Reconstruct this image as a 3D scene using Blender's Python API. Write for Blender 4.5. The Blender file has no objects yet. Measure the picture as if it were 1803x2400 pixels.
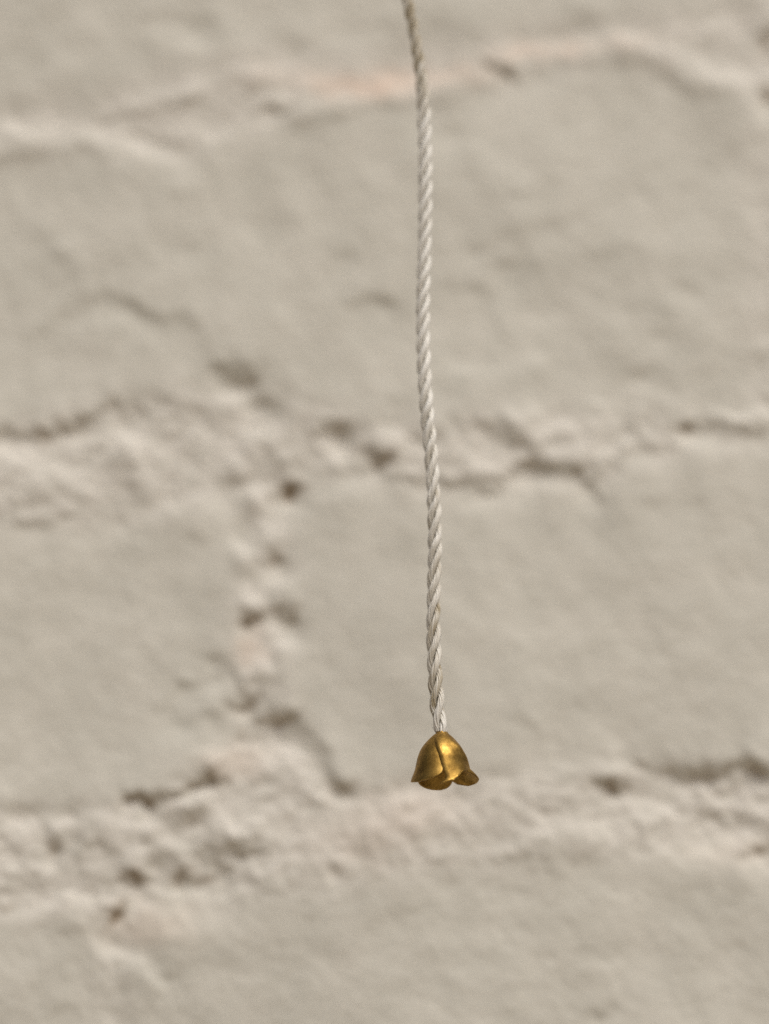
import bpy, math, random
import numpy as np
from mathutils import Vector

random.seed(7)
rng = np.random.default_rng(11)
scene = bpy.context.scene
col = scene.collection

# ------------------------------------------------------------------ camera
PITCH = math.radians(12.0)
D = 0.70                      # distance of the brass pull (focus)
HD = 0.225                    # picture height in the focus plane, metres
PW, PH = 1803.0, 2400.0       # the frame used for measuring
BELL = Vector((0.0, -0.07, 0.0))     # neck of the brass pull; the wall face is y = 0
BELL_PX = (1035.8, 1717.9)
dv = Vector((0, math.cos(PITCH), math.sin(PITCH)))
uv_ = Vector((0, -math.sin(PITCH), math.cos(PITCH)))
rv = Vector((1, 0, 0))
def off(px, py):
    return dv * D + rv * ((px - PW / 2) / PH * HD) + uv_ * ((PH / 2 - py) / PH * HD)
CAM = BELL - off(*BELL_PX)
cam_d = bpy.data.cameras.new('camera')
cam = bpy.data.objects.new('camera', cam_d)
col.objects.link(cam)
cam.location = CAM
cam.rotation_euler = (math.pi / 2 + PITCH, 0, 0)
cam_d.sensor_fit = 'VERTICAL'
cam_d.sensor_height = 36.0
cam_d.sensor_width = 27.0
cam_d.lens = 36.0 * D / HD
cam_d.clip_start = 0.01
cam_d.clip_end = 50.0
cam_d.dof.use_dof = True
cam_d.dof.focus_distance = D - 0.002
cam_d.dof.aperture_fstop = 3.9
scene.camera = cam

# ------------------------------------------------------------------ light
SUN_EL = math.radians(54)
SUN_AZ = math.radians(27)      # to the right of the viewing direction, in front of the wall
world = bpy.data.worlds.new('World')
scene.world = world
world.use_nodes = True
wn = world.node_tree.nodes
wl = world.node_tree.links
bg = wn['Background']
sky = wn.new('ShaderNodeTexSky')
sky.sky_type = 'NISHITA'
sky.sun_disc = False
sky.sun_elevation = SUN_EL
sky.sun_rotation = math.pi - SUN_AZ
sky.air_density = 0.35
sky.dust_density = 4.0
sky.ozone_density = 0.2
wl.new(sky.outputs[0], bg.inputs[0])
bg.inputs[1].default_value = 0.05
sd = bpy.data.lights.new('sun', 'SUN')
sd.energy = 2.0
sd.angle = math.radians(30)
sd.color = (1.0, 0.96, 0.895)
sun = bpy.data.objects.new('sun', sd)
col.objects.link(sun)
L = Vector((math.sin(SUN_AZ) * math.cos(SUN_EL), -math.cos(SUN_AZ) * math.cos(SUN_EL), math.sin(SUN_EL)))
sun.rotation_euler = L.to_track_quat('Z', 'Y').to_euler()
sun.location = L * 2

vs = scene.view_settings
vs.view_transform = 'Standard'
vs.look = 'None'
vs.exposure = 0.14
vs.gamma = 1.0
vs.use_curve_mapping = False
scene.cycles.use_denoising = False

# ------------------------------------------------------------------ helpers
def on_plane(px, py, y):
    o = off(px, py)
    t = (y - CAM.y) / o.y
    return CAM + o * t

def mat(name):
    m = bpy.data.materials.new(name)
    m.use_nodes = True
    return m, m.node_tree.nodes, m.node_tree.links, m.node_tree.nodes['Principled BSDF']

def mesh_obj(name, verts, faces, material, parent=None, smooth=True):
    me = bpy.data.meshes.new(name)
    me.from_pydata(verts, [], faces)
    if smooth:
        me.polygons.foreach_set('use_smooth', [True] * len(me.polygons))
    me.update()
    o = bpy.data.objects.new(name, me)
    col.objects.link(o)
    me.materials.append(material)
    if parent is not None:
        o.parent = parent
    return o

def empty(name, loc, label, cat):
    e = bpy.data.objects.new(name, None)
    col.objects.link(e)
    e.location = loc
    e.empty_display_size = 0.01
    e['label'] = label
    e['category'] = cat
    return e

# ------------------------------------------------------------------ wall: materials
def wall_material(name, c0, c1, j0, j1):
    m, n, l, b = mat(name)
    geo = n.new('ShaderNodeNewGeometry')
    tint = n.new('ShaderNodeAttribute'); tint.attribute_name = 'grime'
    pink = n.new('ShaderNodeAttribute'); pink.attribute_name = 'pink'
    no1 = n.new('ShaderNodeTexNoise'); no1.inputs['Scale'].default_value = 75; no1.inputs['Detail'].default_value = 5
    l.new(geo.outputs['Position'], no1.inputs['Vector'])
    r1 = n.new('ShaderNodeValToRGB')
    r1.color_ramp.elements[0].position = 0.3; r1.color_ramp.elements[1].position = 0.72
    r1.color_ramp.elements[0].color = c0
    r1.color_ramp.elements[1].color = c1
    l.new(no1.outputs['Fac'], r1.inputs[0])
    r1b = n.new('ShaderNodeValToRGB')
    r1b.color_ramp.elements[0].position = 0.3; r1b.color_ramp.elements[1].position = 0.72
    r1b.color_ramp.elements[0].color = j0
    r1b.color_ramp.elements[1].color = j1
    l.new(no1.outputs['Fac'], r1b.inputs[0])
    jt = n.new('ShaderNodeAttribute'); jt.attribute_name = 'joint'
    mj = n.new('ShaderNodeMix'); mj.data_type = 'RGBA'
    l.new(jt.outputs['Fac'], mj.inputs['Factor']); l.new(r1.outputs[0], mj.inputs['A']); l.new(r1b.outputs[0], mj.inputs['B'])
    mx = n.new('ShaderNodeMix'); mx.data_type = 'RGBA'
    l.new(pink.outputs['Fac'], mx.inputs['Factor'])
    l.new(mj.outputs['Result'], mx.inputs['A'])
    mx.inputs['B'].default_value = (0.76, 0.58, 0.46, 1)
    mg = n.new('ShaderNodeMix'); mg.data_type = 'RGBA'
    l.new(tint.outputs['Fac'], mg.inputs['Factor'])
    l.new(mx.outputs['Result'], mg.inputs['A'])
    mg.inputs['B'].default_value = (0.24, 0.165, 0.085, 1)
    l.new(mg.outputs['Result'], b.inputs['Base Color'])
    b.inputs['Roughness'].default_value = 0.75
    no2 = n.new('ShaderNodeTexNoise'); no2.inputs['Scale'].default_value = 900; no2.inputs['Detail'].default_value = 4
    l.new(geo.outputs['Position'], no2.inputs['Vector'])
    bp = n.new('ShaderNodeBump'); bp.inputs['Strength'].default_value = 0.5; bp.inputs['Distance'].default_value = 0.0004
    l.new(no2.outputs['Fac'], bp.inputs['Height'])
    l.new(bp.outputs[0], b.inputs['Normal'])
    return m
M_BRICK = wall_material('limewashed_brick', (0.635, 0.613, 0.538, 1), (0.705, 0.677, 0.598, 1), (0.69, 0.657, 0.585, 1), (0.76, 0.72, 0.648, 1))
M_MORTAR = M_BRICK

# ------------------------------------------------------------------ wall: relief
PX = 0.000106                 # metres on the wall for one measuring pixel
STEP = 5.5
def wall_uv(px, py):          # measuring pixel -> wall grid coordinates (u right, v down)
    p = on_plane(px, py, 0.0)
    return p.x / PX, -p.z / PX
ux0, vy0 = wall_uv(-520, -560)
ux1, vy1 = wall_uv(2330, 2960)
nu = int((ux1 - ux0) / STEP) + 1
nv = int((vy1 - vy0) / STEP) + 1
ug = ux0 + np.arange(nu) * STEP
vg = vy0 + np.arange(nv) * STEP
U, V = np.meshgrid(ug, vg)
S = np.zeros_like(U)          # wanted slope map: + faces up, - faces down
PIT = np.zeros_like(U)
GRIME_SHADE = np.zeros_like(U)
PINK = np.zeros_like(U)

def field(scale, aniso=(1, 1), rot=0.0, power=0.0):
    # smooth random field with feature size `scale` in grid pixels, std 1
    ky = np.fft.fftfreq(nv)[:, None] / STEP
    kx = np.fft.rfftfreq(nu)[None, :] / STEP
    c, s = math.cos(rot), math.sin(rot)
    a = (kx * c + ky * s) * aniso[0]
    b_ = (-kx * s + ky * c) * aniso[1]
    k2 = (a * a + b_ * b_) * scale * scale
    f = np.fft.irfft2(np.fft.rfft2(rng.standard_normal((nv, nu))) * np.exp(-k2 * 4.0), s=(nv, nu))
    return f / f.std()

UW = U + field(40) * 7 + field(16) * 4.5 + field(8) * 3.0
VW = V + field(40) * 6 + field(16) * 4.0 + field(8) * 3.0
CRUMB = (1 + 0.55 * field(15)).clip(0.1, 2.2)
TILES = {1: (0, 0, 1.847), 2: (900, 0, 1.841), 3: (0, 800, 1.847), 4: (900, 800, 1.841), 5: (0, 1450, 1.847), 6: (900, 1450, 1.841)}
def tp(t, x, y):
    ox, oy, k = TILES[t]
    return wall_uv(ox + x / k, oy + y / k)

def blob(A, u, v, ru, rv_, amp, rot=0.0):
    R = 2.6 * max(ru, rv_)
    i0 = max(0, int((v - R - vy0) / STEP)); i1 = min(nv, int((v + R - vy0) / STEP) + 2)
    j0 = max(0, int((u - R - ux0) / STEP)); j1 = min(nu, int((u + R - ux0) / STEP) + 2)
    if i0 >= i1 or j0 >= j1:
        return
    du = UW[i0:i1, j0:j1] - u
    dv_ = VW[i0:i1, j0:j1] - v
    c, s = math.cos(rot), math.sin(rot)
    a = (du * c + dv_ * s) / ru
    b_ = (-du * s + dv_ * c) / rv_
    A[i0:i1, j0:j1] += amp * np.exp(-(a * a + b_ * b_))

def stroke(A, pts, w, amp):
    d2 = np.full_like(U, 1e12)
    us = [p[0] for p in pts]; vs_ = [p[1] for p in pts]
    R = 3 * w
    i0 = max(0, int((min(vs_) - R - vy0) / STEP)); i1 = min(nv, int((max(vs_) + R - vy0) / STEP) + 2)
    j0 = max(0, int((min(us) - R - ux0) / STEP)); j1 = min(nu, int((max(us) + R - ux0) / STEP) + 2)
    if i0 >= i1 or j0 >= j1:
        return
    uu = UW[i0:i1, j0:j1]; vv = VW[i0:i1, j0:j1]
    d2 = np.full_like(uu, 1e12)
    for (a, b_) in zip(pts[:-1], pts[1:]):
        ex, ey = b_[0] - a[0], b_[1] - a[1]
        q = max(ex * ex + ey * ey, 1e-9)
        t = np.clip(((uu - a[0]) * ex + (vv - a[1]) * ey) / q, 0, 1)
        d2 = np.minimum(d2, (uu - a[0] - t * ex) ** 2 + (vv - a[1] - t * ey) ** 2)
    A[i0:i1, j0:j1] += amp * np.exp(-d2 / (w * w))

RS = 0.88   # traced extents -> gaussian radii
def B(t, items):
    for it in items:
        x, y, rx, ry, amp = it[:5]
        rot = math.radians(it[5]) if len(it) > 5 else 0.0
        u, v = tp(t, x, y)
        k = TILES[t][2]
        ru, rr = rx / k * RS, ry / k * RS
        blob(S, u, v, ru, rr, amp, rot)
        if amp <= -0.75:
            blob(PIT, u, v + rr * 0.35, ru * 1.0, rr * 1.15, -amp, rot)
def K(t, items):
    for pts, w, amp in items:
        p = [tp(t, *q) for q in pts]
        k = TILES[t][2]
        stroke(S, p, w / k * RS, amp)
        if amp <= -0.75:
            stroke(PIT, [(a, b_ + 5) for a, b_ in p], w / k * RS, -amp * 0.8)
def G(t, items, A=None):
    for x, y, rx, ry, amp in items:
        u, v = tp(t, x, y)
        k = TILES[t][2]
        blob(GRIME_SHADE if A is None else A, u, v, rx / k, ry / k, amp)

# joint at the top, upper courses
B(1, [(650, 75, 50, 30, -.5), (910, 80, 60, 30, -.5), (760, 100, 90, 35, -.3), (420, 185, 45, 20, -.3), (1290, 180, 110, 45, -.3),
      (1110, 380, 60, 40, -.5), (1180, 485, 60, 25, -.75), (1310, 430, 45, 22, -.4), (890, 490, 45, 22, -.55), (710, 590, 50, 25, -.45),
      (840, 190, 50, 30, .5), (700, 150, 60, 30, .3), (1150, 300, 130, 25, .6), (1180, 430, 70, 22, .5), (1060, 490, 40, 20, .4), (840, 340, 70, 20, .4),
      (700, 410, 80, 18, .35), (500, 440, 70, 20, .3), (680, 655, 70, 35, .6), (600, 570, 80, 30, -.35), (780, 660, 70, 35, -.3, 30), (1420, 350, 90, 40, .5), (1500, 430, 120, 30, .5),
      (900, 570, 130, 30, .4), (110, 780, 60, 30, -.25), (750, 825, 50, 40, -.35), (1030, 750, 50, 20, -.2), (180, 1010, 40, 35, -.3), (240, 1110, 40, 25, -.25),
      (1180, 940, 130, 45, -.25), (1500, 1100, 70, 45, -.35), (1340, 1330, 70, 30, -.3), (1200, 1270, 40, 30, -.2), (160, 1440, 80, 25, -.5), (980, 1450, 60, 20, -.35),
      (280, 1050, 60, 30, .25), (1480, 190, 150, 40, .35), (100, 560, 90, 35, .5), (40, 440, 90, 20, -.3), (250, 360, 120, 20, -.22), (300, 230, 90, 30, .2), (1000, 60, 60, 25, .25)])
K(1, [([(-300, 560), (0, 545), (280, 545), (480, 580), (600, 630)], 40, .36), ([(-300, 720), (0, 700), (200, 650), (420, 640)], 32, -.55),
      ([(430, 515), (600, 495), (720, 475), (860, 440)], 26, -.6), ([(1300, 560), (1480, 490), (1660, 440)], 42, -.45),
      ([(230, 1380), (360, 1325), (490, 1285), (580, 1320), (660, 1385), (760, 1400), (870, 1385)], 30, -.45),
      ([(260, 1430), (480, 1370), (620, 1440)], 40, .25), ([(1500, 1305), (1660, 1310)], 26, -.5)])
B(2, [(500, 300, 62, 38, -1.35), (420, 375, 90, 35, -.5), (870, 40, 60, 25, -.3), (230, 60, 90, 40, -.35), (1640, 160, 50, 60, -1.0), (1670, 400, 50, 40, -.7),
      (1250, 160, 70, 18, -.3), (1410, 148, 60, 18, -.35), (300, 540, 70, 45, -.3), (600, 840, 90, 25, -.35), (760, 965, 70, 28, -.35), (550, 1010, 60, 30, -.3),
      (430, 1060, 45, 22, -.45), (530, 1140, 70, 32, -.55), (680, 1170, 90, 25, -.3), (960, 1085, 140, 25, -.35), (1350, 1245, 40, 22, -.5), (380, 1235, 150, 30, -.35),
      (1200, 1360, 40, 22, -.35), (1080, 1330, 40, 20, -.3), (1210, 1440, 60, 25, -.35), (30, 1300, 90, 30, -.35), (650, 750, 180, 25, .3), (1100, 960, 100, 40, -.15),
      (1150, 780, 90, 25, .2), (500, 1240, 90, 28, .3, 40), (880, 1300, 90, 22, .3, 40), (1250, 1280, 100, 22, .25), (420, 1110, 80, 22, .25), (620, 920, 90, 22, .25), (700, 1380, 120, 30, .2, 30),
      (1560, 320, 90, 60, .6), (1640, 500, 40, 60, .5), (1060, 145, 80, 25, .5), (780, 30, 90, 20, -.15), (1450, 90, 90, 20, .35), (1550, 120, 60, 25, -.2)])
K(2, [([(-40, 375), (180, 350), (380, 300), (560, 215), (800, 180), (1060, 150), (1200, 190), (1300, 250), (1420, 320), (1560, 350)], 46, .38),
      ([(0, 450), (150, 440), (330, 420)], 40, -.35), ([(560, 330), (760, 290), (1000, 250), (1100, 250), (1230, 310), (1330, 390), (1500, 430)], 45, -.40),
      ([(0, 110), (300, 100), (640, 140), (900, 90)], 40, -.2)])
# middle joint and the vertical joint below it
B(3, [(1000, 125, 110, 50, -.85), (1060, 170, 50, 30, -.8), (615, 325, 48, 32, -.6), (960, 325, 55, 22, -.55), (1150, 280, 58, 28, -.6), (1270, 215, 110, 25, -.35),
      (1450, 390, 105, 38, -.95), (1340, 430, 60, 28, -.4), (1640, 500, 55, 45, -.9), (1260, 360, 45, 22, -.35), (1130, 480, 55, 26, -.5), (930, 505, 42, 20, -.4), (570, 530, 55, 24, -.5), (590, 620, 42, 28, -.5),
      (640, 700, 50, 25, -.6), (1000, 610, 85, 28, -.55, -20), (1250, 540, 80, 45, -.6), (1250, 640, 60, 38, -1.2), (1480, 580, 110, 22, -.45), (1070, 780, 50, 32, -.55), (1115, 730, 50, 26, -.4),
      (1185, 925, 55, 42, -.9), (1085, 970, 60, 22, -.4), (1110, 1190, 65, 32, -1.3), (1250, 1190, 36, 52, -.95, -20), (200, 660, 160, 45, -.35), (20, 590, 45, 25, -.35), (850, 830, 90, 45, -.25),
      (900, 1090, 60, 40, -.25), (460, 660, 60, 35, -.35), (790, 390, 50, 30, -.25), (260, 1050, 120, 40, -.1), (760, 570, 60, 25, -.2), (730, 250, 90, 30, -.15), (720, 640, 40, 22, -.35),
      (60, 500, 150, 55, .8), (230, 575, 110, 50, .7), (570, 430, 85, 55, 1.0), (1000, 240, 95, 30, .7), (1130, 385, 65, 45, 1.1), (1010, 490, 55, 45, .6), (1460, 510, 60, 38, 1.1), (1110, 620, 50, 36, .9),
      (900, 670, 110, 35, .45, 20), (740, 725, 50, 32, .6), (1260, 735, 65, 30, .6), (1180, 800, 65, 42, .6), (1060, 880, 62, 48, 1.0, 30), (1170, 1045, 75, 48, 1.1), (1110, 1110, 60, 30, .5), (1215, 1235, 55, 32, .9),
      (350, 420, 110, 30, .55), (620, 590, 30, 25, .5), (690, 430, 40, 40, .3), (1450, 660, 140, 30, .45), (900, 400, 50, 25, .3), (1350, 300, 60, 25, .3), (300, 850, 220, 28, .25), (560, 850, 90, 30, .3)])
K(3, [([(-300, 420), (0, 395), (120, 395), (180, 390), (300, 350), (400, 330), (485, 290)], 28, -.75), ([(170, 390), (290, 355), (390, 335)], 24, -.45),
      ([(60, 785), (170, 790), (320, 768), (530, 765)], 26, -.5)])
B(4, [(70, 240, 70, 30, -.4), (20, 500, 70, 42, -.9), (300, 420, 150, 55, -.42), (560, 440, 110, 60, -.35), (330, 600, 170, 34, -.35), (800, 560, 110, 32, -.35), (700, 320, 60, 16, -.4), (960, 555, 62, 40, -.55), (1045, 500, 32, 30, -.4), (930, 370, 60, 22, -.35), (1300, 375, 62, 32, -1.2),
      (1090, 120, 100, 50, -.35), (1640, 60, 60, 35, -.4), (560, 200, 90, 35, -.3), (1165, 695, 62, 20, -.5, 25), (1380, 130, 80, 40, -.25), (1170, 1050, 50, 30, -.2), (820, 760, 90, 35, -.2), (1640, 390, 60, 30, -.5),
      (1200, 170, 120, 30, -.2, 25), (1500, 560, 100, 40, -.12), (1480, 800, 120, 60, -.15), (250, 180, 80, 30, -.2), (450, 590, 60, 20, -.2), (1370, 700, 60, 30, -.15),
      (50, 380, 65, 42, .8), (370, 120, 95, 26, .5), (560, 305, 95, 22, .5), (740, 372, 100, 24, .7), (920, 270, 65, 28, .6), (1020, 440, 75, 26, 1.0, -15), (985, 340, 40, 24, .5), (1310, 450, 75, 26, .8), (1540, 322, 130, 26, .7),
      (450, 560, 55, 32, .7), (780, 470, 70, 24, .4), (1100, 300, 60, 18, .5), (640, 380, 40, 24, -.2), (120, 570, 60, 25, .5), (700, 620, 110, 28, .4), (400, 700, 140, 28, .35), (1000, 600, 30, 20, .4), (650, 60, 100, 25, .3),
      (1100, 60, 70, 25, .2), (1250, 240, 100, 22, .2), (1450, 480, 120, 25, .25), (330, 280, 70, 20, .25), (1080, 220, 70, 25, .25)])
K(4, [([(40, 615), (130, 640), (200, 600), (280, 600), (460, 632), (560, 590), (640, 522), (740, 532), (830, 560), (920, 640)], 30, -.85), ([(600, 540), (650, 515), (740, 532), (830, 558)], 22, -.6),
      ([(420, 360), (520, 370), (600, 420), (640, 480)], 36, -.6), ([(1080, 350), (1120, 430), (1150, 460), (1210, 475)], 24, -.5), ([(1380, 378), (1520, 378), (1660, 385), (1900, 380)], 22, -.45),
      ([(1420, 325), (1660, 315), (1950, 310)], 24, .4)])
# bottom joint
B(5, [(960, 195, 105, 55, -.75), (800, 285, 55, 28, -.5), (1070, 360, 52, 32, -.9), (1140, 280, 45, 30, -.45), (940, 410, 68, 26, -.65), (1060, 510, 66, 28, -.55), (990, 465, 70, 25, -.4), (1200, 435, 75, 30, -1.2),
      (1495, 728, 46, 40, -.95), (940, 680, 40, 30, -.8), (870, 620, 50, 16, -.4), (80, 805, 120, 32, -.6), (20, 980, 45, 28, -.85), (225, 970, 50, 34, -.95), (150, 1015, 45, 22, -.4), (490, 915, 48, 18, -.45), (430, 970, 60, 22, -.35),
      (820, 850, 115, 45, -1.0), (730, 875, 45, 24, -.45), (945, 785, 32, 26, -.55), (620, 950, 60, 24, -.4), (1040, 985, 88, 40, -.95), (495, 1035, 34, 24, -.6), (680, 1040, 50, 38, -.9), (590, 1122, 64, 36, -1.3), (790, 1120, 44, 30, -.95),
      (880, 1020, 70, 50, -.85), (950, 1065, 60, 45, -.8), (400, 1130, 85, 20, -.35), (100, 1130, 60, 24, -.4), (20, 1225, 55, 18, -.6), (1150, 685, 42, 26, -.55), (1290, 730, 80, 24, -.4), (1345, 775, 40, 24, -.35), (1465, 1010, 36, 22, -.35),
      (1440, 1110, 95, 36, -.55), (1230, 1160, 170, 26, -.4), (1100, 1195, 45, 22, -.25), (1630, 1115, 50, 18, -.4), (340, 1340, 140, 45, -.4, 10), (770, 1510, 60, 26, -.3), (230, 1690, 50, 28, -.35), (1030, 1430, 150, 26, -.2),
      (380, 680, 60, 20, -.25), (480, 540, 60, 24, -.15), (560, 450, 70, 24, -.15), (1550, 290, 70, 60, -.12), (1340, 1290, 60, 24, -.2), (1200, 1400, 120, 26, -.18), (950, 1480, 140, 26, -.2), (1420, 1440, 90, 26, -.25), (640, 360, 80, 30, -.1),
      (1090, 95, 55, 60, .6), (1240, 105, 60, 50, 1.0), (1150, 212, 85, 28, .7), (760, 530, 90, 38, .6), (900, 575, 110, 30, .6), (960, 320, 55, 48, .6), (870, 385, 50, 30, .4), (1200, 600, 125, 48, .9), (1085, 430, 34, 20, .6), (730, 640, 70, 28, .4),
      (80, 880, 120, 26, .9), (330, 880, 90, 28, .5), (860, 762, 70, 26, .7), (1110, 880, 130, 60, .5), (200, 1080, 110, 36, .9), (40, 1060, 60, 30, .5), (350, 1065, 60, 26, .45), (590, 1020, 60, 32, .7), (350, 1215, 210, 30, .9), (90, 1275, 110, 26, .5),
      (640, 1270, 150, 60, .6), (860, 1310, 160, 60, .4), (1300, 950, 110, 36, .4), (880, 940, 60, 30, .4), (1010, 900, 60, 26, .4), (660, 890, 60, 24, .5), (1250, 1060, 160, 30, .5), (1500, 1050, 110, 24, .4), (420, 1370, 50, 36, .5, 45),
      (900, 200, 60, 25, .2), (1560, 860, 80, 60, .4), (570, 900, 40, 20, .4), (440, 880, 40, 18, .35), (300, 1600, 120, 24, .2, 20), (1100, 1560, 150, 24, .2), (100, 1500, 120, 40, .2), (1250, 560, 60, 30, .3)])
K(5, [([(690, 390), (745, 320), (800, 285), (860, 275), (960, 290)], 24, -.3), ([(1020, 270), (1045, 310), (1070, 360)], 26, -.5), ([(1140, 430), (1260, 455), (1340, 510), (1400, 600), (1450, 690), (1490, 735)], 27, -.65),
      ([(550, 785), (640, 788), (760, 752), (850, 715), (940, 680)], 25, -1.2), ([(540, 850), (640, 845), (780, 800), (900, 750)], 22, .6), ([(820, 1155), (900, 1138), (985, 1085)], 26, -.6), ([(515, 1235), (485, 1310)], 24, -1.0),
      ([(690, 1175), (850, 1195), (1050, 1185)], 26, .7), ([(460, 1440), (600, 1490), (720, 1580)], 42, .6), ([(760, 1000), (820, 1060)], 16, .6), ([(1330, 640), (1420, 740), (1500, 800)], 26, .4)])
B(6, [(600, 450, 28, 26, -.5), (1190, 110, 55, 40, -.22), (800, 380, 80, 28, -.22), (1400, 662, 95, 34, -1.1), (1620, 655, 80, 30, -.9), (985, 722, 66, 36, -1.2), (880, 680, 36, 24, -.5), (1370, 748, 40, 28, -.6), (1310, 810, 64, 26, -.6),
      (1440, 850, 88, 32, -.6), (1640, 770, 60, 24, -.5), (1640, 900, 55, 26, -.6), (1650, 975, 65, 30, -.9), (620, 850, 56, 32, -.5), (850, 800, 66, 28, -.4), (440, 830, 60, 24, -.25), (440, 960, 34, 18, -.35), (150, 870, 70, 30, -.3), (150, 745, 70, 22, -.25),
      (1220, 940, 56, 26, -.5), (1090, 978, 52, 22, -.45), (650, 1010, 62, 24, -.45), (250, 1120, 120, 26, -.45), (880, 1030, 90, 24, -.35), (800, 1285, 60, 26, -.3), (820, 1322, 50, 16, -.25), (600, 1190, 60, 26, -.2), (430, 1300, 60, 30, -.2), (580, 1700, 50, 22, -.3),
      (700, 1090, 140, 24, -.3), (120, 1260, 120, 30, -.2), (1350, 1140, 130, 30, -.22), (1560, 1430, 140, 40, -.18), (1000, 1400, 140, 24, -.18), (350, 1460, 140, 28, -.18), (860, 1560, 120, 24, -.15), (120, 1580, 120, 40, -.2), (1350, 1640, 60, 26, -.2), (720, 1440, 70, 24, -.15),
      (800, 645, 160, 40, .6), (1020, 655, 90, 28, .7), (1385, 705, 52, 30, 1.0), (1320, 735, 40, 26, .6), (1500, 690, 50, 24, .6), (540, 730, 140, 36, .5), (780, 745, 90, 26, .5), (1010, 790, 90, 30, .5), (90, 785, 140, 45, .7), (300, 820, 100, 32, .5),
      (850, 900, 210, 45, .5), (1190, 835, 100, 40, .6), (1060, 880, 80, 24, .4), (1520, 955, 150, 36, .9), (1400, 1000, 110, 30, .6), (1590, 1050, 100, 36, .6), (1580, 720, 50, 20, .6), (1555, 790, 60, 22, .5), (1530, 905, 50, 20, .5), (460, 980, 120, 30, .4),
      (200, 990, 160, 30, .5), (960, 1720, 90, 22, .4, -30), (1200, 1020, 90, 24, .35), (600, 420, 60, 20, .15), (600, 1250, 120, 22, .2, 10), (1000, 1200, 140, 22, .2, 15), (1300, 1320, 140, 22, .2, 15), (500, 1400, 140, 22, .2, 10), (950, 1500, 120, 20, .2, 15), (250, 1400, 80, 22, .15)])
K(6, [([(1090, 635), (1200, 650), (1330, 640), (1480, 645), (1660, 630), (1950, 620)], 24, -.6), ([(1410, 700), (1500, 732), (1600, 690), (1680, 680)], 20, -.6), ([(100, 1070), (400, 1040), (650, 1012), (900, 990)], 36, -.3),
      ([(870, 1712), (930, 1680), (985, 1640)], 18, -.5)])

# places where the whitewash has not reached: brown bed dirt and pinkish bedding mortar; also one painted shadow tone
G(3, [(180, 392, 42, 30, .7), (300, 352, 60, 22, .4), (1250, 645, 50, 36, .8), (1110, 1192, 48, 26, .75), (1250, 1190, 26, 40, .5), (1460, 395, 60, 22, .35), (1060, 172, 40, 22, .3), (1185, 925, 36, 28, .45), (1640, 500, 50, 36, .4)])
G(4, [(1300, 378, 44, 22, .75), (650, 518, 40, 20, .4), (20, 500, 50, 30, .4), (830, 556, 30, 18, .3)])
G(5, [(940, 682, 34, 26, .75), (640, 790, 90, 20, .6), (850, 715, 60, 18, .5), (590, 1124, 54, 30, .75), (490, 1290, 30, 36, .75), (515, 1240, 22, 26, .6), (790, 1122, 36, 26, .55), (1070, 362, 34, 24, .5), (1200, 437, 56, 22, .45), (1495, 730, 32, 28, .45), (20, 1225, 48, 14, .4), (910, 1130, 60, 20, .4), (225, 970, 36, 24, .4), (1060, 510, 30, 18, .35), (1600, 1080, 40, 26, .2), (1070, 100, 26, 50, .2)])
G(6, [(985, 722, 46, 26, .5), (1400, 660, 70, 22, .45), (1650, 975, 54, 22, .65), (1620, 655, 50, 20, .35), (150, 745, 60, 30, .08)])  # last mark: warm shadow tone under the bell, painted into the wall colour
G(2, [(500, 302, 44, 28, .55), (1645, 180, 34, 44, .5), (1670, 400, 36, 30, .5)])
G(1, [(1390, 360, 130, 55, .3), (1520, 390, 150, 50, .42), (1640, 370, 120, 45, .3), (1150, 330, 120, 60, .15)], PINK)
G(2, [(60, 340, 150, 50, .42), (300, 320, 150, 45, .38), (580, 225, 140, 36, .45), (780, 190, 130, 34, .4), (1050, 170, 120, 40, .25)], PINK)
G(5, [(1020, 620, 130, 60, .25), (650, 1320, 200, 90, .22), (1090, 120, 60, 90, .35), (1560, 950, 200, 110, .15)], PINK)
G(6, [(120, 830, 200, 90, .2), (1500, 1000, 200, 60, .12)], PINK)

# natural unevenness of the painted surface
S *= 0.55 + 0.45 * CRUMB
S += field(60) * 0.05 + field(26) * 0.032 + field(34, (0.35, 1.0), math.radians(28)) * 0.028 + field(12) * 0.035

# slope map -> relief (least squares, so the relief stays level over the wall)
P = np.where(S > 0, S * 0.70, S * 0.70)
pad = 80
Pp = np.pad(P, pad, mode='reflect')
ky = 2 * math.pi * np.fft.fftfreq(Pp.shape[0])[:, None] / STEP
kx = 2 * math.pi * np.fft.rfftfreq(Pp.shape[1])[None, :] / STEP
Hf = (-1j * ky) * np.fft.rfft2(Pp) / (ky * ky + 0.10 * kx * kx + (1 / 170.0) ** 2)
H = np.fft.irfft2(Hf, s=Pp.shape)[pad:-pad, pad:-pad]
H -= PIT.clip(0, 1.3) * 4.0 * CRUMB
GRIME_SHADE *= 0.35 + 0.65 * CRUMB
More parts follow.
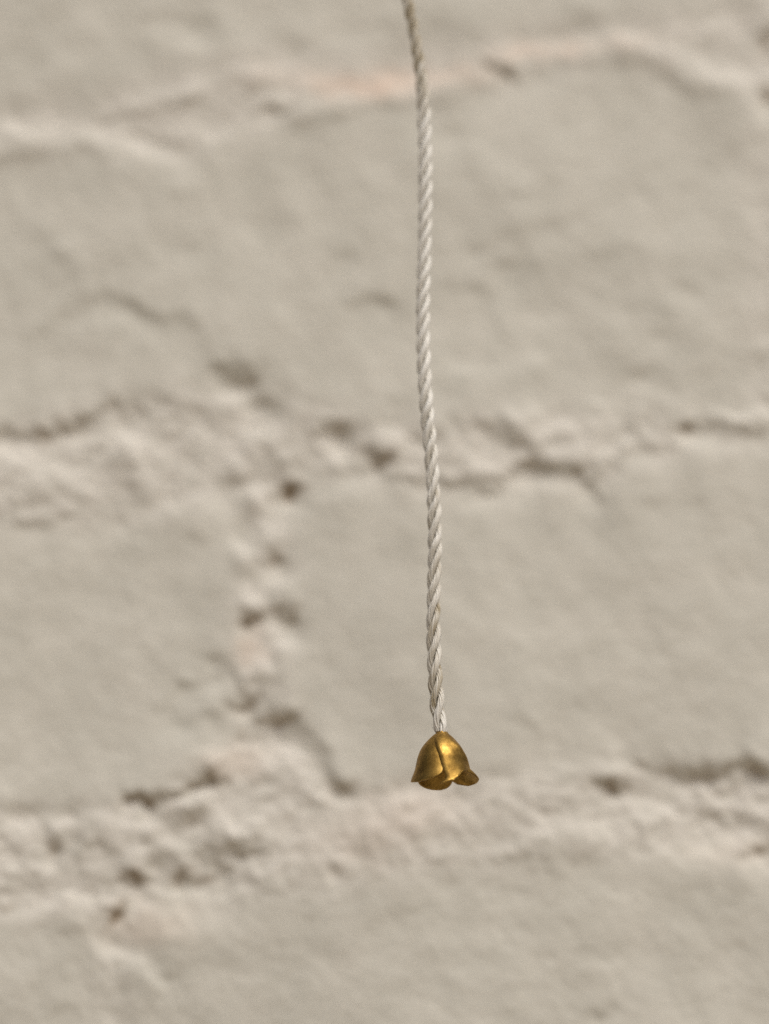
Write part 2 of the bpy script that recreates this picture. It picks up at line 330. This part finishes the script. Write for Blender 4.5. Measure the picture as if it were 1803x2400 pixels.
# ------------------------------------------------------------------ wall: bricks and mortar as separate bodies
def edge(pts, wob):
    us = np.array([wall_uv(*p)[0] for p in pts]); vs_ = np.array([wall_uv(*p)[1] for p in pts])
    return np.interp(ug, us, vs_) + wob
def wob(a=6):
    f = rng.standard_normal(nu + 60)
    k = np.hanning(25); f = np.convolve(f, k / k.sum(), 'same')[30:-30]
    return f / f.std() * a
top0 = edge([(-600, -560), (2400, -600)], 0)
a_up = edge([(-600, 300), (0, 255), (240, 230), (420, 150), (640, 125), (900, 105), (1150, 85), (1480, 40), (1803, 15), (2400, -20)], wob())
a_lo = edge([(-600, 400), (0, 345), (250, 335), (380, 370), (560, 320), (720, 262), (900, 232), (1120, 190), (1480, 130), (1560, 160), (1700, 210), (1803, 230), (2400, 190)], wob())
b_up = edge([(-600, 1030), (0, 1005), (220, 955), (330, 930), (540, 905), (700, 960), (900, 985), (1100, 965), (1300, 980), (1450, 960), (1600, 985), (1803, 985), (2400, 970)], wob())
b_lo = edge([(-600, 1270), (0, 1235), (280, 1215), (480, 1180), (620, 1160), (720, 1125), (860, 1115), (1000, 1155), (1160, 1150), (1300, 1100), (1400, 1145), (1520, 1070), (1803, 1020), (2400, 1010)], wob())
c_up = edge([(-600, 1950), (0, 1905), (280, 1885), (400, 1860), (520, 1815), (570, 1700), (640, 1690), (760, 1790), (810, 1850), (1000, 1830), (1300, 1815), (1500, 1800), (1803, 1795), (2400, 1780)], wob())
c_lo = edge([(-600, 2180), (0, 2130), (200, 2140), (270, 2170), (340, 2080), (480, 2095), (700, 2075), (900, 2050), (1250, 2005), (1500, 1990), (1680, 1985), (1803, 2040), (2400, 2050)], wob())
d_up = edge([(-600, 2880), (2400, 2780)], wob())
def inside(lo, hi):
    return (V > lo[None, :]) & (V < hi[None, :])
def vline(px, py0, py1, w):
    vv = np.array([wall_uv(px, py0)[1], wall_uv(px, py1)[1]]); uu = np.array([wall_uv(px, py0)[0], wall_uv(px, py1)[0]])
    f = rng.standard_normal(nv + 60); k = np.hanning(21); f = np.convolve(f, k / k.sum(), 'same')[30:-30]
    x = np.interp(vg, vv, uu) + f / f.std() * 6
    return x[:, None] - w, x[:, None] + w
BR = np.zeros(U.shape, int)
j1l, j1r = vline(1795, -400, 120, 20)
BR[inside(top0, a_up) & (U < j1l)] = 1
BR[inside(top0, a_up) & (U > j1r)] = 2
j2l, j2r = vline(1800, 150, 980, 28)
BR[inside(a_lo, b_up) & (U < j2l)] = 3
BR[inside(a_lo, b_up) & (U > j2r)] = 4
j3l, j3r = vline(620, 1000, 1850, 52)
BR[inside(b_lo, c_up) & (U < j3l)] = 5
BR[inside(b_lo, c_up) & (U > j3r)] = 6
j4l, j4r = vline(270, 2080, 2800, 22)
BR[inside(c_lo, d_up) & (U < j4l)] = 7
BR[inside(c_lo, d_up) & (U > j4r)] = 8

def blur(a, s):
    ap = np.pad(a, pad, mode='edge')
    y = np.fft.fftfreq(ap.shape[0])[:, None] / STEP; x = np.fft.rfftfreq(ap.shape[1])[None, :] / STEP
    return np.fft.irfft2(np.fft.rfft2(ap) * np.exp(-2 * (math.pi * s) ** 2 * (x * x + y * y)), s=ap.shape)[pad:-pad, pad:-pad]
BODY = blur((BR > 0).astype(float), 18)
JOINT_LIGHT = ((1 - blur((BR > 0).astype(float), 40)) * 1.1 * (0.5 + 0.5 * CRUMB)).clip(0, 1)  # paler joints: light on up-facing mortar put into the colour
H += (BODY - 1.0) * 4.5                       # mortar lies a little behind the brick faces
H += (field(34) * 1.5 + field(17) * 1.1 + field(10) * 0.7) * (1 - BODY).clip(0, 1) * np.clip((V - V.min()) / (V.max() - V.min()) * 2.4 - .1, .35, 1)      # and is lumpier
H += field(300) * 5 + field(9) * 0.42 + field(6) * 0.2
H *= PX                                       # metres

X3 = U * PX; Z3 = -V * PX; Y3 = -H
wall = empty('brick_wall', (0, 0, float(Z3.min())), 'old whitewashed brick wall with rough crumbling mortar joints behind the cord', 'wall')
wz = float(Z3.min())
FB = BR[:-1, :-1]
ii, jj = np.meshgrid(np.arange(nv - 1), np.arange(nu - 1), indexing='ij')
def body(name, mask, material, depth):
    fi, fj = ii[mask], jj[mask]
    quads = np.stack([fi * nu + fj, (fi + 1) * nu + fj, (fi + 1) * nu + fj + 1, fi * nu + fj + 1], 1)
    used, inv = np.unique(quads, return_inverse=True)
    quads = inv.reshape(quads.shape)
    co = np.stack([X3.ravel()[used], Y3.ravel()[used], Z3.ravel()[used] - wz], 1)
    n0 = len(co)
    # outline edges of the body get sides running back into the wall
    e = np.concatenate([quads[:, [0, 1]], quads[:, [1, 2]], quads[:, [2, 3]], quads[:, [3, 0]]])
    key = np.sort(e, 1)
    _, idx, cnt = np.unique(key[:, 0].astype(np.int64) * n0 + key[:, 1], return_index=True, return_counts=True)
    be = e[idx[cnt == 1]]
    bv, binv = np.unique(be, return_inverse=True)
    binv = binv.reshape(be.shape)
    f = co[bv].copy(); bk = f.copy(); bk[:, 1] = depth
    m = len(bv)
    sides = np.stack([n0 + binv[:, 1], n0 + binv[:, 0], n0 + m + binv[:, 0], n0 + m + binv[:, 1]], 1)
    allc = np.concatenate([co, f, bk]); allq = np.concatenate([quads, sides])
    me = bpy.data.meshes.new(name)
    me.vertices.add(len(allc)); me.vertices.foreach_set('co', allc.ravel())
    me.loops.add(allq.size); me.loops.foreach_set('vertex_index', allq.ravel())
    me.polygons.add(len(allq)); me.polygons.foreach_set('loop_start', np.arange(len(allq)) * 4)
    me.polygons.foreach_set('use_smooth', np.ones(len(allq), bool))
    me.update(calc_edges=True)
    for nm, arr in (('grime', GRIME_SHADE), ('pink', PINK), ('joint', JOINT_LIGHT)):
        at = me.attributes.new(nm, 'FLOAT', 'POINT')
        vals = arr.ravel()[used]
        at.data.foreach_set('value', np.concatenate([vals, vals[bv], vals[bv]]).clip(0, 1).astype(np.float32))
    me.materials.append(material)
    o = bpy.data.objects.new(name, me); col.objects.link(o); o.parent = wall
    return o
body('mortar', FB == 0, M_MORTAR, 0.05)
for k in range(1, 9):
    if (FB == k).sum() > 50:
        body('brick', FB == k, M_BRICK, 0.10)

# ------------------------------------------------------------------ unseen sheet below the picture, added to bounce light up from below
gm, gn, gl, gb = mat('pale_paving')
gnz = gn.new('ShaderNodeTexNoise'); gnz.inputs['Scale'].default_value = 9; gnz.inputs['Detail'].default_value = 6
grp = gn.new('ShaderNodeValToRGB'); grp.color_ramp.elements[0].color = (.30, .26, .19, 1); grp.color_ramp.elements[1].color = (.56, .49, .38, 1)
gl.new(gnz.outputs['Fac'], grp.inputs[0]); gl.new(grp.outputs[0], gb.inputs['Base Color']); gb.inputs['Roughness'].default_value = .9
bounce_ground = mesh_obj('ground', [(-8, -12, 0), (8, -12, 0), (8, .1, 0), (-8, .1, 0)], [(0, 1, 2, 3)], gm)
bounce_ground.location = (0, 0, -1.2)
bounce_ground['kind'] = 'structure'

# ------------------------------------------------------------------ cord
def cord_material(name, hue):
    m, n, l, b = mat(name)
    at = n.new('ShaderNodeAttribute'); at.attribute_name = 'stain'
    geo = n.new('ShaderNodeNewGeometry')
    no = n.new('ShaderNodeTexNoise'); no.inputs['Scale'].default_value = 260; no.inputs['Detail'].default_value = 3
    l.new(geo.outputs['Position'], no.inputs['Vector'])
    mp = n.new('ShaderNodeMath'); mp.operation = 'MULTIPLY'
    l.new(at.outputs['Fac'], mp.inputs[0]); l.new(no.outputs['Fac'], mp.inputs[1])
    mp2 = n.new('ShaderNodeMath'); mp2.operation = 'MULTIPLY'; mp2.use_clamp = True
    l.new(mp.outputs[0], mp2.inputs[0]); mp2.inputs[1].default_value = 1.9
    mx = n.new('ShaderNodeMix'); mx.data_type = 'RGBA'
    mx.inputs['A'].default_value = hue
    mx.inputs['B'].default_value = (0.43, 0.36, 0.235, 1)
    l.new(mp2.outputs[0], mx.inputs['Factor'])
    l.new(mx.outputs['Result'], b.inputs['Base Color'])
    b.inputs['Roughness'].default_value = 0.36
    b.inputs['Sheen Weight'].default_value = 0.15
    b.inputs['Subsurface Weight'].default_value = 0.0
    return m
M_CORD = cord_material('twisted_nylon', (0.93, 0.91, 0.85, 1))
DSP = PW / 1662.0
cpx = [(860, -260), (868, -120), (876, -40), (883, 10), (893, 60), (904, 125), (914, 200), (918, 300), (919.5, 400), (918.5, 500), (916.5, 580), (914.5, 650), (914.5, 720), (917, 800), (922, 880), (928.5, 950),
       (934.5, 1020), (938.5, 1100), (940, 1180), (938.5, 1260), (937, 1330), (938, 1400), (941, 1470), (947, 1540), (954, 1580), (956, 1610)]
cp = [on_plane(x * DSP, y * DSP, BELL.y) for x, y in cpx]
NS = 1500
def catmull(pts, n):
    out = []
    m = len(pts) - 1
    for i in range(n):
        t = i / (n - 1) * m; k = min(int(t), m - 1); f = t - k
        p0, p1, p2, p3 = pts[max(k - 1, 0)], pts[k], pts[k + 1], pts[min(k + 2, m)]
        out.append(0.5 * ((2 * p1) + (p2 - p0) * f + (2 * p0 - 5 * p1 + 4 * p2 - p3) * f * f + (3 * p1 - p0 - 3 * p2 + p3) * f ** 3))
    return out
path = catmull(cp, NS)
# even spacing
dist = [0.0]
for a, b_ in zip(path[:-1], path[1:]):
    dist.append(dist[-1] + (b_ - a).length)
dist = np.array(dist); LEN = dist[-1]
pa = np.array([p[:] for p in path])
sl = np.linspace(0, LEN, NS)
pa = np.stack([np.interp(sl, dist, pa[:, k]) for k in range(3)], 1)
zz = pa[:, 2]
down = np.clip((zz - BELL.z) / 0.001, -5, 400)           # mm above the neck
pitch = np.where(down > 45, 13.3, 13.3 + (45 - down) / 45 * 1.8)     # lay length, mm
ph = np.cumsum(np.gradient(sl) * 1000 / pitch) * 2 * math.pi
ph += np.interp(sl, np.linspace(0, LEN, 40), rng.normal(0, 0.07, 40))
R0 = np.interp(down, [-3, 0, 1.5, 4, 10, 40, 110, 400], [.42, .70, .90, .98, .96, .93, .91, .89]) * np.interp(down, [0, 148, 160, 400], [1, 1, .82, .8]) * 1.0 * (1 + np.interp(sl, np.linspace(0, LEN, 60), rng.normal(0, 0.03, 60)))   # strand-centre radius, mm
RS_ = np.interp(down, [-3, 0, 1.5, 4, 10, 40, 110, 400], [.45, .60, .70, .74, .73, .69, .675, .66]) * np.interp(down, [0, 148, 160, 400], [1, 1, .82, .8])
cord = empty('pull_cord', pa[-1], 'white three-strand twisted cord hanging in front of the wall, stained tan near its end', 'cord')
base = np.array(pa[-1])
NY = 8
for sidx in range(3):
    a0 = -ph + sidx * 2 * math.pi / 3
    c = pa + np.stack([np.cos(a0), np.sin(a0), np.zeros(NS)], 1) * (R0 * 0.001)[:, None]
    tg = np.gradient(c, axis=0); tg /= np.linalg.norm(tg, axis=1)[:, None]
    n1 = np.stack([np.cos(a0), np.sin(a0), np.zeros(NS)], 1)
    n1 -= (n1 * tg).sum(1)[:, None] * tg; n1 /= np.linalg.norm(n1, axis=1)[:, None]
    n2 = np.cross(tg, n1)
    verts = []; faces = []; stain_shade = []
    side_stain_shade = (np.interp(down, [0, 2, 6, 14, 30, 55, 80, 400], [0.0, .15, .62, .58, .45, .30, .07, .04]) + np.interp(down, [0, 140, 156, 400], [0, 0, .85, 1.0])) * (1.05, .7, .9)[sidx]  # tan stain low down; the dark top is shade put into the colour
    side_stain_shade = side_stain_shade * np.clip(1 + np.interp(sl, np.linspace(0, LEN, 80), rng.normal(0, .35, 80)), .1, 2)
    for y in range(NY):
        rb = RS_ * 0.001
        yaw = -ph * 2.1 + y * 2 * math.pi / NY + rng.normal(0, .1) + np.interp(sl, np.linspace(0, LEN, 50), rng.normal(0, .14, 50))
        jr = 1 + np.interp(sl, np.linspace(0, LEN, 120), rng.normal(0, .05, 120))
        yc = c + (np.cos(yaw)[:, None] * n1 + np.sin(yaw)[:, None] * n2) * (rb * 0.70 * jr)[:, None]
        e1 = np.cos(yaw)[:, None] * n1 + np.sin(yaw)[:, None] * n2
        e2 = np.cross(tg, e1)
        rad = rb * 0.33 * rng.uniform(.92, 1.1)
        ys = rng.uniform(.5, 1.4); yo = rng.uniform(0, .08)
        v0 = len(verts)
        for q in range(6):
            a = q * math.pi / 3
            ring = yc + (math.cos(a) * e1 + math.sin(a) * e2) * rad[:, None] - base
            verts.extend(ring.tolist()); stain_shade.extend((side_stain_shade * ys + yo).tolist())
        for q in range(6):
            q2 = (q + 1) % 6
            s0 = v0 + q * NS; s1 = v0 + q2 * NS
            faces.extend([(s0 + i, s0 + i + 1, s1 + i + 1, s1 + i) for i in range(NS - 1)])
    # core so that no light leaks between the yarns
    v0 = len(verts)
    for q in range(8):
        a = q * math.pi / 4
        ring = c + (math.cos(a) * n1 + math.sin(a) * n2) * (RS_ * 0.00074)[:, None] - base
        verts.extend(ring.tolist()); stain_shade.extend(side_stain_shade.tolist())
    for q in range(8):
        s0 = v0 + q * NS; s1 = v0 + ((q + 1) % 8) * NS
        faces.extend([(s0 + i, s0 + i + 1, s1 + i + 1, s1 + i) for i in range(NS - 1)])
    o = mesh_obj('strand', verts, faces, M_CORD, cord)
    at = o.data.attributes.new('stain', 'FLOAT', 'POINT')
    at.data.foreach_set('value', np.array(stain_shade, dtype=np.float32))

# loose filaments standing off the cord
verts = []; faces = []
for k in range(320):
    i = int(np.clip(NS * (1 - abs(rng.normal(0, .38))), 40, NS - 60)) if k < 220 else int(rng.integers(40, NS - 60))
    if down[i] < 1.2:
        continue
    ang = rng.uniform(0, 2 * math.pi)
    p = pa[i] + np.array([math.cos(ang), math.sin(ang), 0]) * 0.00145
    d0 = np.array([math.cos(ang) * .5 + rng.normal(0, .3), math.sin(ang) * .5 + rng.normal(0, .3), rng.normal(0, 1)]); d0 /= np.linalg.norm(d0)
    d1 = np.array([-math.sin(ang), math.cos(ang), 0]) * rng.normal(0, 1)
    ln = rng.uniform(.0006, .0019); r = 0.000026
    v0 = len(verts)
    for s_ in range(6):
        t = s_ / 5
        q = p + d0 * ln * t + d1 * ln * .5 * t * t - base
        for a in range(3):
            verts.append((q + np.array([math.cos(a * 2.094), math.sin(a * 2.094), 0]) * r).tolist())
    for s_ in range(5):
        for a in range(3):
            b2 = (a + 1) % 3
            faces.append((v0 + s_ * 3 + a, v0 + s_ * 3 + b2, v0 + s_ * 3 + 3 + b2, v0 + s_ * 3 + 3 + a))
# cut fibre ends fanning out where the cord is pressed into the neck
for k in range(46):
    ang = rng.uniform(0, 2 * math.pi)
    rr0 = rng.uniform(.9, 1.25) * .001
    top_ = np.array([BELL.x, BELL.y, BELL.z])
    p0 = top_ + np.array([math.cos(ang) * rr0, math.sin(ang) * rr0, -.0004])
    ln = rng.uniform(.0012, .0026); lean = rng.normal(.12, .22); sw = rng.normal(0, .3)
    v0 = len(verts)
    for s_ in range(6):
        t = s_ / 5
        q = p0 + np.array([math.cos(ang + sw * t) * lean * ln * t, math.sin(ang + sw * t) * lean * ln * t, ln * t]) - base
        for a in range(3):
            verts.append((q + np.array([math.cos(a * 2.094), math.sin(a * 2.094), 0]) * .000045).tolist())
    for s_ in range(5):
        for a in range(3):
            b2 = (a + 1) % 3
            faces.append((v0 + s_ * 3 + a, v0 + s_ * 3 + b2, v0 + s_ * 3 + 3 + b2, v0 + s_ * 3 + 3 + a))
o = mesh_obj('loose_filaments', verts, faces, M_CORD, cord)
o['kind'] = 'stuff'

# ------------------------------------------------------------------ brass pull
def brass_material():
    m, n, l, b = mat('aged_brass')
    tc = n.new('ShaderNodeTexCoord')
    n1 = n.new('ShaderNodeTexNoise'); n1.inputs['Scale'].default_value = 420; n1.inputs['Detail'].default_value = 5; n1.inputs['Roughness'].default_value = .62
    n2 = n.new('ShaderNodeTexNoise'); n2.inputs['Scale'].default_value = 3200; n2.inputs['Detail'].default_value = 3
    for q in (n1, n2):
        l.new(tc.outputs['Object'], q.inputs['Vector'])
    r = n.new('ShaderNodeValToRGB')
    e = r.color_ramp.elements
    e[0].position = .30; e[0].color = (0.27, 0.16, 0.042, 1)
    e[1].position = .74; e[1].color = (0.62, 0.395, 0.11, 1)
    mid = e.new(.5); mid.color = (0.46, 0.28, 0.07, 1)
    l.new(n1.outputs['Fac'], r.inputs[0])
    r2 = n.new('ShaderNodeValToRGB')
    r2.color_ramp.elements[0].position = .36; r2.color_ramp.elements[0].color = (.62, .60, .55, 1)
    r2.color_ramp.elements[1].position = .62; r2.color_ramp.elements[1].color = (1, 1, 1, 1)
    l.new(n2.outputs['Fac'], r2.inputs[0])
    mx = n.new('ShaderNodeMix'); mx.data_type = 'RGBA'; mx.blend_type = 'MULTIPLY'; mx.inputs['Factor'].default_value = .8
    l.new(r.outputs[0], mx.inputs['A']); l.new(r2.outputs[0], mx.inputs['B'])
    l.new(mx.outputs['Result'], b.inputs['Base Color'])
    b.inputs['Metallic'].default_value = 1.0
    rr = n.new('ShaderNodeMapRange'); rr.inputs['To Min'].default_value = .56; rr.inputs['To Max'].default_value = .38
    l.new(n1.outputs['Fac'], rr.inputs['Value']); l.new(rr.outputs[0], b.inputs['Roughness'])
    bp = n.new('ShaderNodeBump'); bp.inputs['Strength'].default_value = .35; bp.inputs['Distance'].default_value = .00006
    l.new(n2.outputs['Fac'], bp.inputs['Height']); l.new(bp.outputs[0], b.inputs['Normal'])
    return m
M_BRASS = brass_material()
pull = empty('brass_bell', BELL, 'small aged brass bell of overlapping flared petals at the end of the cord', 'bell')
PR_S = [-.2, 0, .3, 1.0, 1.76, 2.7, 3.7, 5.4, 7.5, 9.3, 10.4, 12.5]
PR_R = [1.15, 1.28, 1.62, 2.42, 3.12, 3.92, 4.55, 5.22, 5.72, 6.02, 6.20, 6.40]
def profile(s):
    return np.interp(s, PR_S, PR_R)
# smooth the profile
_ss = np.linspace(-.6, 13, 400)
_rr = profile(_ss); _k = np.hanning(31); _k /= _k.sum()
_rr = np.convolve(np.pad(_rr, 30, mode='edge'), _k, 'same')[30:-30]
def prof(s):
    return float(np.interp(s, _ss, _rr))
def sm(x):
    x = min(max(x, 0), 1); return x * x * (3 - 2 * x)
def petal(th0, th1, lip, flare, offs, keel, top=0.0, na=44, nb=44):
    """th0/th1: edge angle (deg) along b; lip: s of the free edge over theta; flare: extra radius at the lip over theta; offs: radial offset over a"""
    verts = []; faces = []
    for i in range(nb):
        b_ = i / (nb - 1)
        for j in range(na):
            a = j / (na - 1)
            t0 = np.interp(b_, *th0); t1 = np.interp(b_, *th1)
            th = t0 + (t1 - t0) * a
            # the lip is read at the angle this column reaches at the bottom
            thl = th0[1][-1] + (th1[1][-1] - th0[1][-1]) * a
            sL = np.interp(thl, *lip)
            s = top + (sL - top) * b_
            f = np.interp(thl, *flare)
            r = prof(s) + f * sm((b_ - .66) / .34) ** 1.5 + np.interp(a, *offs) * sm(b_ * 4 + .2)
            ka, kw, kh = keel
            if isinstance(ka, tuple):
                ka = np.interp(b_, *ka)
            r += kh * math.exp(-((a - ka) / kw) ** 2) * sm(b_ * 2.2) * (1 - .4 * b_)
            # gentle hammering
            r += .012 * math.sin(th * .11 + s * 1.3) * sm(b_ * 3)
            th_ = math.radians(th)
            verts.append((r * math.cos(th_) * .001, r * math.sin(th_) * .001, -s * .001))
    for i in range(nb - 1):
        for j in range(na - 1):
            v = i * na + j
            faces.append((v, v + na, v + na + 1, v + 1))
    o = mesh_obj('petal', verts, faces, M_BRASS, pull)
    so = o.modifiers.new('thickness', 'SOLIDIFY'); so.thickness = .0005; so.offset = -1
    su = o.modifiers.new('round', 'SUBSURF'); su.levels = 1; su.render_levels = 1
    return o
# back
petal(([0, 1], [58, 58]), ([0, 1], [190, 190]), ([58, 65, 70, 78, 92, 108, 126, 142, 150, 165, 190], [9.2, 10.0, 10.9, 11.5, 11.9, 11.9, 11.6, 11.1, 10.6, 10.0, 9.4]), ([58, 80, 120, 190], [.0, .25, .3, .0]), ([0, .5, 1], [-.35, -.2, -.45]), (.5, .2, 0))
# right, with the lip flared far out
petal(([0, 1], [-50, -42]), ([0, 1], [78, 78]), ([-42, -28, -15, 0, 20, 40, 58, 68, 78], [8.0, 8.7, 9.2, 9.8, 10.6, 11.1, 10.7, 9.9, 9.2]), ([-42, -25, -8, 8, 25, 42, 58, 70, 78], [-.1, .45, 1.75, 2.45, 2.5, 1.85, .6, .05, 0]), ([0, .5, 1], [-.45, -.25, -.15]), (.5, .2, 0))
# front right, its inner edge turned in over the front left one
petal(([0, .05, .25, .45, .65, .8, .9, .96, 1], [212, 222, 246, 260, 267, 273, 276, 272, 262]), ([0, .3, 1], [352, 356, 362]), ([262, 270, 285, 300, 310, 316, 330, 350, 362], [11.7, 11.8, 11.15, 10.2, 9.5, 9.0, 8.7, 8.4, 8.2]), ([262, 270, 300, 320, 340, 362], [.0, .15, .45, .3, .1, 0]), ([0, .04, .10, .22, .45, .8, 1], [-.05, .12, .22, .2, .1, .12, .05]), (([.1, .2, .45, .75, 1], [.50, .54, .66, .84, .92]), .14, .48), top=-.3, na=60)
# front left
petal(([0, 1], [142, 148]), ([0, .05, .25, .45, .65, .82, .92, .97, 1], [214, 226, 251, 265, 272, 272, 271, 269, 265]), ([148, 165, 180, 190, 214, 233, 248, 258, 265], [9.8, 10.6, 10.9, 11.05, 11.3, 11.15, 10.75, 10.3, 9.75]), ([148, 165, 185, 205, 230, 265], [.0, .25, .55, .5, .36, .34]), ([0, .3, .7, .85, 1], [-.1, .05, .1, -.12, -.3]), (.42, .22, .12), top=.15)

# rolled collar round the hole the cord passes through
verts = []; faces = []
NR, NT = 40, 10
for i in range(NR):
    a = i / NR * 2 * math.pi
    wob_ = 1 + .03 * math.sin(3 * a + .7)
    for j in range(NT):
        t = j / NT * 2 * math.pi
        r = (1.18 * wob_ + .15 * math.cos(t)) * .001
        verts.append((r * math.cos(a), r * math.sin(a), (.12 + .05 * math.sin(2 * a) + .17 * math.sin(t)) * .001))
for i in range(NR):
    for j in range(NT):
        i2 = (i + 1) % NR; j2 = (j + 1) % NT
        faces.append((i * NT + j, i2 * NT + j, i2 * NT + j2, i * NT + j2))
mesh_obj('collar', verts, faces, M_BRASS, pull)
